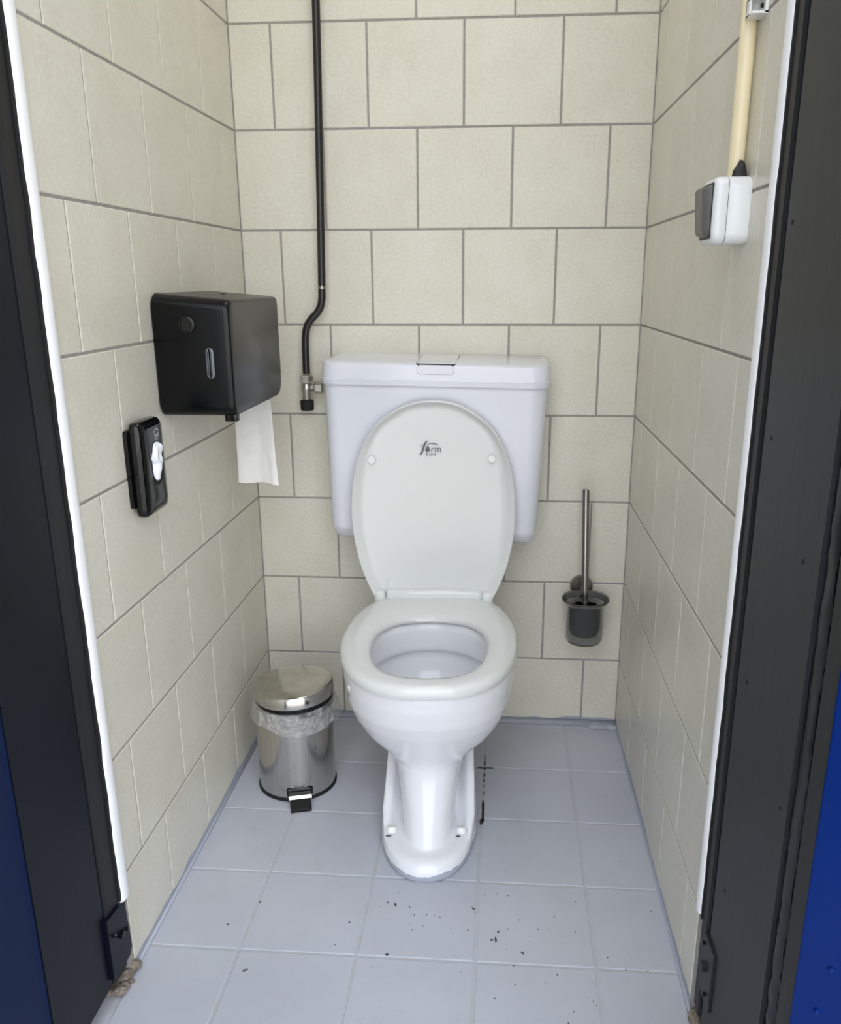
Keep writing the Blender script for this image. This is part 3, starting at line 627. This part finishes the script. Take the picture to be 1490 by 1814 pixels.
# liner hanging over the rim
LN = 120; lr_ = []
for i in range(9):
    f = i / 8; ring = []
    for k in range(LN):
        a = 2 * math.pi * k / LN; drop = 0.030 + 0.016 * noise.noise((math.cos(a) * 1.2 + 4, math.sin(a) * 1.2, 1)) + 0.014 * max(0, math.cos(a + 1.1))
        flare = 0.004 + 0.010 * f * (0.6 + 0.8 * max(0, math.cos(a - 0.35)) ** 2) + 0.0035 * noise.noise((math.cos(a) * 5, math.sin(a) * 5, f * 2.5))
        r = BR + flare; z = 0.2075 + 0.003 * math.cos(a) - drop * f + 0.002 * noise.noise((a * 6, f * 3, 2)); ring.append((BX + r * math.cos(a), BY + r * math.sin(a), z))
    lr_.append(ring)
ins = [[(BX + (BR - 0.006 + 0.002 * math.sin(k)) * math.cos(2 * math.pi * k / LN), BY + (BR - 0.006 + 0.002 * math.sin(k)) * math.sin(2 * math.pi * k / LN), 0.206) for k in range(LN)]]
ln = obj('bin_liner', loft(ins + lr_, cap0=False, cap1=False), M['film'], recalc=False)
meta(ln, 'crumpled clear plastic liner hanging over the rim of the pedal bin', 'bin bag')

# ------------------------------------------------------------------ jumbo toilet roll dispenser
DY0, DY1, DZ0, DZ1, DX = -0.548, -0.230, 0.852, 1.053, 0.131
ds = empty('toilet_roll_dispenser', (0.0, -0.37, DZ0), 'large black toilet roll dispenser on the left wall with grey front panel', 'dispenser')
def dprof(inset, top=0.0): return rrect(DY0 + inset, DY1 - inset, DZ0 + inset, DZ1 - inset - top, (0.012, 0.05 * 0 + 0.022, 0.020, 0.03), 6)
# rrect order: (y1,z1) (y0,z1) (y0,z0) (y1,z0)
body = loft([[(x, y, z) for y, z in dprof(i, t)] for x, i, t in ((0.0, 0.004, 0), (0.004, 0.0, 0), (0.122, 0.0, 0.010), (DX - 0.002, 0.001, 0.011), (DX, 0.0028, 0.011))])
cov = part('cover', body, M['satin'], ds, angle=50)
part('front_panel', loft([[(x, y, z) for y, z in dprof(i, 0.011)] for x, i in ((DX - 0.003, 0.0045), (DX + 0.0004, 0.0045), (DX + 0.001, 0.0055))]), M['panel'], ds, angle=50)['label'] = 'dark grey front panel'
lk = part('lock', xform(lathe([(0.0135, 0), (0.0135, 0.003), (0.012, 0.0042), (0.0105, 0.0042), (0.010, 0.002), (0.006, 0.002), (0.0055, 0.0045), (0.0025, 0.0045), (0.0025, 0.003)], (0, 0, 0), 32), Matrix.Translation((0.0605, DY0, 1.003)) @ Matrix.Rotation(math.radians(90), 4, 'X')), M['black'], cov)
wn_ = loft([[(x, y, z) for x, z in rrect(0.0885 - s, 0.1015 + s, 0.916 - s, 0.966 + s, 0.0064, 6)] for y, s in ((DY0 + 0.002, 0), (DY0 - 0.0012, 0), (DY0 - 0.002, -0.0012))])
wi = part('level_window', wn_, M['window'], cov)
for s in (0.0025, -0.0035): part('window_line', box(0.0945 + s, 0.0957 + s, DY0 - 0.0026, DY0, 0.922, 0.96), M['panel'], wi, smooth=False)
part('cutter', rbox(0.108, 0.130, -0.535, -0.520, DZ0 - 0.010, DZ0 + 0.004, 0.002), M['black'], ds)
part('cutter', rbox(0.030, 0.122, -0.300, -0.270, DZ0 - 0.004, DZ0 + 0.004, 0.002), M['black'], ds)
part('top_slot', rbox(0.060, 0.064, -0.36, -0.34, DZ1 - 0.006, DZ1 - 0.0035, 0.0005), M['gap'], ds)
# sheet hanging out
NX, NZ = 26, 30; sh = bmesh.new(); vg = []
for side in (0, 1):
    g = []
    for j in range(NZ + 1):
        f = j / NZ; row = []
        for i in range(NX + 1):
            u = i / NX; x = 0.040 + 0.076 * u + 0.010 * f * f * (u - 0.25) + 0.005 * f; z = 0.858 - 0.180 * f - 0.002 * math.sin(u * 7) * f - (0.004 * u * f)
            fold = 0.007 * f * math.sin(6.5 * u + 2.0 * f) * (0.3 + u) + 0.004 * f * noise.noise((u * 6, f * 2.5, 3)) + 0.010 * f * f
            row.append(sh.verts.new((x, -0.268 - fold + (0.0005 if side else 0), z)))
        g.append(row)
    vg.append(g)
for g in vg:
    for j in range(NZ):
        for i in range(NX): sh.faces.new((g[j][i], g[j][i + 1], g[j + 1][i + 1], g[j + 1][i]))
for j in range(NZ):
    for i in (0, NX): sh.faces.new((vg[0][j][i], vg[0][j + 1][i], vg[1][j + 1][i], vg[1][j][i]))
for i in range(NX):
    for j in (0, NZ): sh.faces.new((vg[0][j][i], vg[0][j][i + 1], vg[1][j][i + 1], vg[1][j][i]))
tp = obj('toilet_paper', sh, M['paper'], angle=80)
meta(tp, 'strip of white toilet paper hanging below the large black dispenser', 'toilet paper')

# ------------------------------------------------------------------ hygiene bag dispenser
hb_ = empty('hygiene_bag_dispenser', (0.0, -0.665, 0.715), 'small glossy black hygiene bag dispenser with oval opening on left wall', 'dispenser')
part('back_plate', loft([[(x, y, z) for y, z in rrect(-0.699 + i, -0.612 - i, 0.728 + i, 0.852 - i, 0.006, 4)] for x, i in ((0, 0), (0.006, 0), (0.0075, 0.0015))]), M['black'], hb_)
def hp(i, bulge=0): return rrect(-0.695 + i, -0.604 - i, 0.712 + i, 0.863 - i, 0.012, 6)
cv = []
for x, i in ((0.0075, 0.001), (0.009, 0), (0.017, 0), (0.022, 0.0015), (0.026, 0.005), (0.0278, 0.010), (0.0285, 0.018)): cv.append([(x, y, z) for y, z in hp(i)])
hc = part('cover', loft(cv), M['black'], hb_, angle=60)
OY, OZ = -0.6465, 0.793
def oval(x, a, b, n=40): return [(x, OY + a * math.cos(2 * math.pi * k / n), OZ + b * math.sin(2 * math.pi * k / n)) for k in range(n)]
part('opening', loft([oval(0.0272, 0.0245, 0.0360), oval(0.0290, 0.0240, 0.0355), oval(0.0290, 0.0228, 0.0343), oval(0.0287, 0.0220, 0.0335)]), M['rubber'], hc)
lg = bmesh.new()
LY, LZ = -0.6385, 0.8375
for y0, y1, z0, z1 in ((-8, 8, -7, -6), (-8, -7, -7, 4), (7, 8, -7, 4), (-5.5, -4.5, -4.5, 2.5), (-6.5, -3.5, 1.5, 2.5), (-2.5, 0.5, -4.5, -3.5), (-2.5, 0.5, 0.5, 1.5), (-2.5, -1.5, -4.5, 1.5), (-0.5, 0.5, -4.5, 1.5), (2, 3, -4.5, 1.5), (2, 4, 0.5, 1.5), (5, 6, -4.5, 3)):
    box(0.0284, 0.0288, LY + y0 * 0.001, LY + y1 * 0.001, LZ + z0 * 0.001, LZ + z1 * 0.001, lg)
prism([(LY - 0.0105, LZ + 0.0042), (LY, LZ + 0.0092), (LY + 0.0105, LZ + 0.0042), (LY + 0.0105, LZ + 0.0057), (LY, LZ + 0.0107), (LY - 0.0105, LZ + 0.0057)], 0, 0.0284, 0.0288, lg)
part('emblem', lg, M['lightprint'], hc, smooth=False)['label'] = 'grey printed maker emblem'
tb = bmesh.new(); bmesh.ops.create_uvsphere(tb, u_segments=36, v_segments=24, radius=1)
for v in tb.verts:
    p = v.co.copy(); v.co = Vector((0.0290 + 0.009 * p.x, OY - 0.006 + 0.0155 * p.y + 0.008 * p.z * abs(p.z), OZ + 0.004 + 0.030 * p.z))
    v.co += noise.noise_vector(v.co * 75) * 0.006; v.co.x = max(v.co.x, 0.0288 + 0.001 * p.x)
ti = obj('hygiene_bag', tb, M['tissue'], angle=35); meta(ti, 'crumpled white bag poking out of the small oval dispenser opening', 'bag')

# ------------------------------------------------------------------ toilet brush and holder
HBX, HBY = 0.779, -0.075
bh = empty('brush_holder', (0.776, -0.005, 0.37), 'frosted glass toilet brush holder with steel ring on back wall', 'brush holder')
def walls(outer, inner): return outer + inner[::-1]
part('glass_cup', lathe(walls([(0.030, 0.257), (0.038, 0.260), (0.0425, 0.268), (0.0435, 0.280), (0.0435, 0.350), (0.046, 0.358), (0.0545, 0.3655)], [(0.026, 0.262), (0.036, 0.265), (0.0400, 0.272), (0.0405, 0.282), (0.0405, 0.351), (0.043, 0.360), (0.0535, 0.3680)]), (HBX, HBY, 0), 64), M['frost'], bh)
part('ring', lathe([(0.046, 0.3535), (0.0525, 0.3600), (0.0545, 0.3640), (0.0530, 0.3640), (0.0510, 0.3605), (0.0455, 0.3550), (0.046, 0.3535)], (HBX, HBY, 0), 64, cap0=False, cap1=False), M['rod'], bh)
ab = bmesh.new(); tube([(0.776, -0.004, 0.366), (0.777, -0.034, 0.3545)], 0.007, 16, ab); part('arm', ab, M['rod'], bh)
part('wall_plate', xform(lathe([(0.027, 0), (0.027, 0.007), (0.0255, 0.009)], (0, 0, 0), 48), Matrix.Translation((0.775, 0, 0.371)) @ Matrix.Rotation(math.radians(90), 4, 'X')), M['rod'], bh)
tbz = empty('toilet_brush', (HBX, HBY, 0.27), 'toilet brush with straight steel handle standing in the frosted holder', 'brush')
part('handle', tube([(0.7682, -0.078, 0.6245), (0.7680, -0.078, 0.623), (0.7780, HBY, 0.345), (0.7782, HBY, 0.33)], [0.0068, 0.0078, 0.0078, 0.0078], 24), M['rod'], tbz)
br = bmesh.new()
for k in range(260):
    a = random.random() * 6.283; z = random.uniform(0.285, 0.346); L_ = random.uniform(0.027, 0.031)
    p = Vector((HBX + 0.006 * math.cos(a), HBY + 0.006 * math.sin(a), z)); q = p + Vector((math.cos(a) * L_, math.sin(a) * L_, random.uniform(-0.004, 0.006))); tube([p, q], 0.0009, 3, br, False)
lathe([(0.014, 0.274), (0.030, 0.278), (0.0345, 0.294), (0.0345, 0.334), (0.029, 0.347), (0.010, 0.350)], (HBX, HBY, 0), 32, br)
part('bristle_head', br, M['bristle'], tbz, smooth=False)['kind'] = 'stuff'

# ------------------------------------------------------------------ switch and conduit on the right wall
XW = W + SKEW * 0.75
sw = empty('light_switch', (XW, -0.755, 1.154), 'white surface mounted light switch with grey rocker on the right wall', 'switch')
def swr(x, i, r=0.012): return [(x, y, z) for y, z in rrect(-0.793 + i, -0.718 - i, 1.1145 + i, 1.1945 - i, r, 6)]
part('base_box', loft([swr(XW + 0.001, 0.0015), swr(XW - 0.002, 0), swr(XW - 0.0265, 0), swr(XW - 0.0272, 0.0008)]), M['swwhite'], sw, angle=50)
part('seam', loft([swr(XW - 0.0268, 0.0012), swr(XW - 0.0282, 0.0012)]), M['gap'], sw)
part('cover', loft([swr(XW - 0.0278, 0.0008), swr(XW - 0.0286, 0), swr(XW - 0.038, 0.0), swr(XW - 0.042, 0.0012), swr(XW - 0.0440, 0.0042, 0.012), swr(XW - 0.0448, 0.008, 0.012)]), M['swwhite'], sw, angle=50)
rk = part('rocker', loft([[(XW - 0.043, y, z) for y, z in rrect(-0.783, -0.728, 1.1235, 1.1855, 0.004, 4)], [(XW - 0.0505 - 0.005 * (z - 1.12) / 0.06, y, z) for y, z in rrect(-0.780, -0.731, 1.1260, 1.183, 0.004, 4)], [(XW - 0.0520 - 0.005 * (z - 1.12) / 0.06, y, z) for y, z in rrect(-0.778, -0.733, 1.128, 1.181, 0.004, 4)]]), M['rocker'], sw, angle=50)
part('rocker_recess', loft([[(x, y, z) for y, z in rrect(-0.7855, -0.7255, 1.121, 1.188, 0.005, 4)] for x in (XW - 0.041, XW - 0.0455)]), M['rockdark'], sw)
part('marking', box(XW - 0.0553, XW - 0.053, -0.7575, -0.7535, 1.149, 1.156), M['window'], rk, smooth=False)
cd = empty('conduit', (XW - 0.014, -0.728, 1.194), 'cream plastic cable conduit running up from the light switch', 'conduit')
CX, CY = XW - 0.0108, -0.746
part('pipe', tube([(CX, CY, 1.192), (CX, CY, TOP - 0.002)], 0.0098, 24), M['cream'], cd)
for zc in (1.383, 1.95):
    cb = bmesh.new()
    for dz in (-0.009, 0.009): box(CX - 0.007, XW + 0.001, CY - 0.040, CY - 0.010, zc + dz - 0.0013, zc + dz + 0.0013, cb)
    box(CX - 0.007, CX - 0.0045, CY - 0.026, CY - 0.010, zc - 0.0095, zc + 0.0095, cb)
    box(CX - 0.007, XW + 0.001, CY - 0.0122, CY - 0.010, zc - 0.0095, zc + 0.0095, cb)
    box(XW - 0.003, XW + 0.001, CY - 0.040, CY - 0.010, zc - 0.0095, zc + 0.0095, cb)
    ck = part('clip', cb, M['cap'], cd, smooth=False)
    part('screw', xform(lathe([(0.003, 0), (0.003, 0.002), (0.0015, 0.003)], (0, 0, 0), 10), Matrix.Translation((XW - 0.003, CY - 0.030, zc)) @ Matrix.Rotation(math.radians(-90), 4, 'Y')), M['tape'], ck)
tb = tube([(XW - 0.0105, -0.768, 1.192), (XW - 0.0105, -0.7675, 1.200), (XW - 0.009, -0.765, 1.209), (XW - 0.007, -0.763, 1.214)], [0.010, 0.0085, 0.006, 0.003], 12)
for v in tb.verts: v.co += noise.noise_vector(v.co * 150) * 0.003
part('cable_tape', tb, M['tape'], sw, angle=30)['label'] = 'black taped cable entry'

# ------------------------------------------------------------------ dirt on the floor
bm = bmesh.new()
for k in range(55):
    x = random.gauss(0.60, 0.13); y = random.gauss(-0.74, 0.09)
    if 0.02 < x < 0.86 and y < -0.64: flake(bm, x, y, random.uniform(0.001, 0.0035), random.uniform(0.001, 0.003), random.random() * 3, 0.0, 0.0012, 5)
for x, y, w, h, r in ((0.585, -0.763, 0.004, 0.013, 0.1), (0.578, -0.764, 0.006, 0.003, 0.2), (0.589, -0.744, 0.003, 0.006, -0.4), (0.405, -0.810, 0.007, 0.005, 0.3), (0.405, -0.690, 0.004, 0.009, 0.4), (0.545, -0.690, 0.006, 0.003, 0.3), (0.63, -0.79, 0.003, 0.008, 0.8), (0.39, -0.685, 0.003, 0.003, 0), (0.16, -0.70, 0.003, 0.003, 0), (0.12, -0.76, 0.003, 0.003, 0), (0.33, -0.74, 0.003, 0.003, 0), (0.18, -0.86, 0.010, 0.002, 0.5)):
    flake(bm, x, y, w, h, r, 0.0, 0.0016)
dt = obj('dirt_crumbs', bm, M['dirt'], smooth=False); meta(dt, 'dark crumbs of dirt scattered on the grey floor before the toilet', 'dirt', 'stuff')
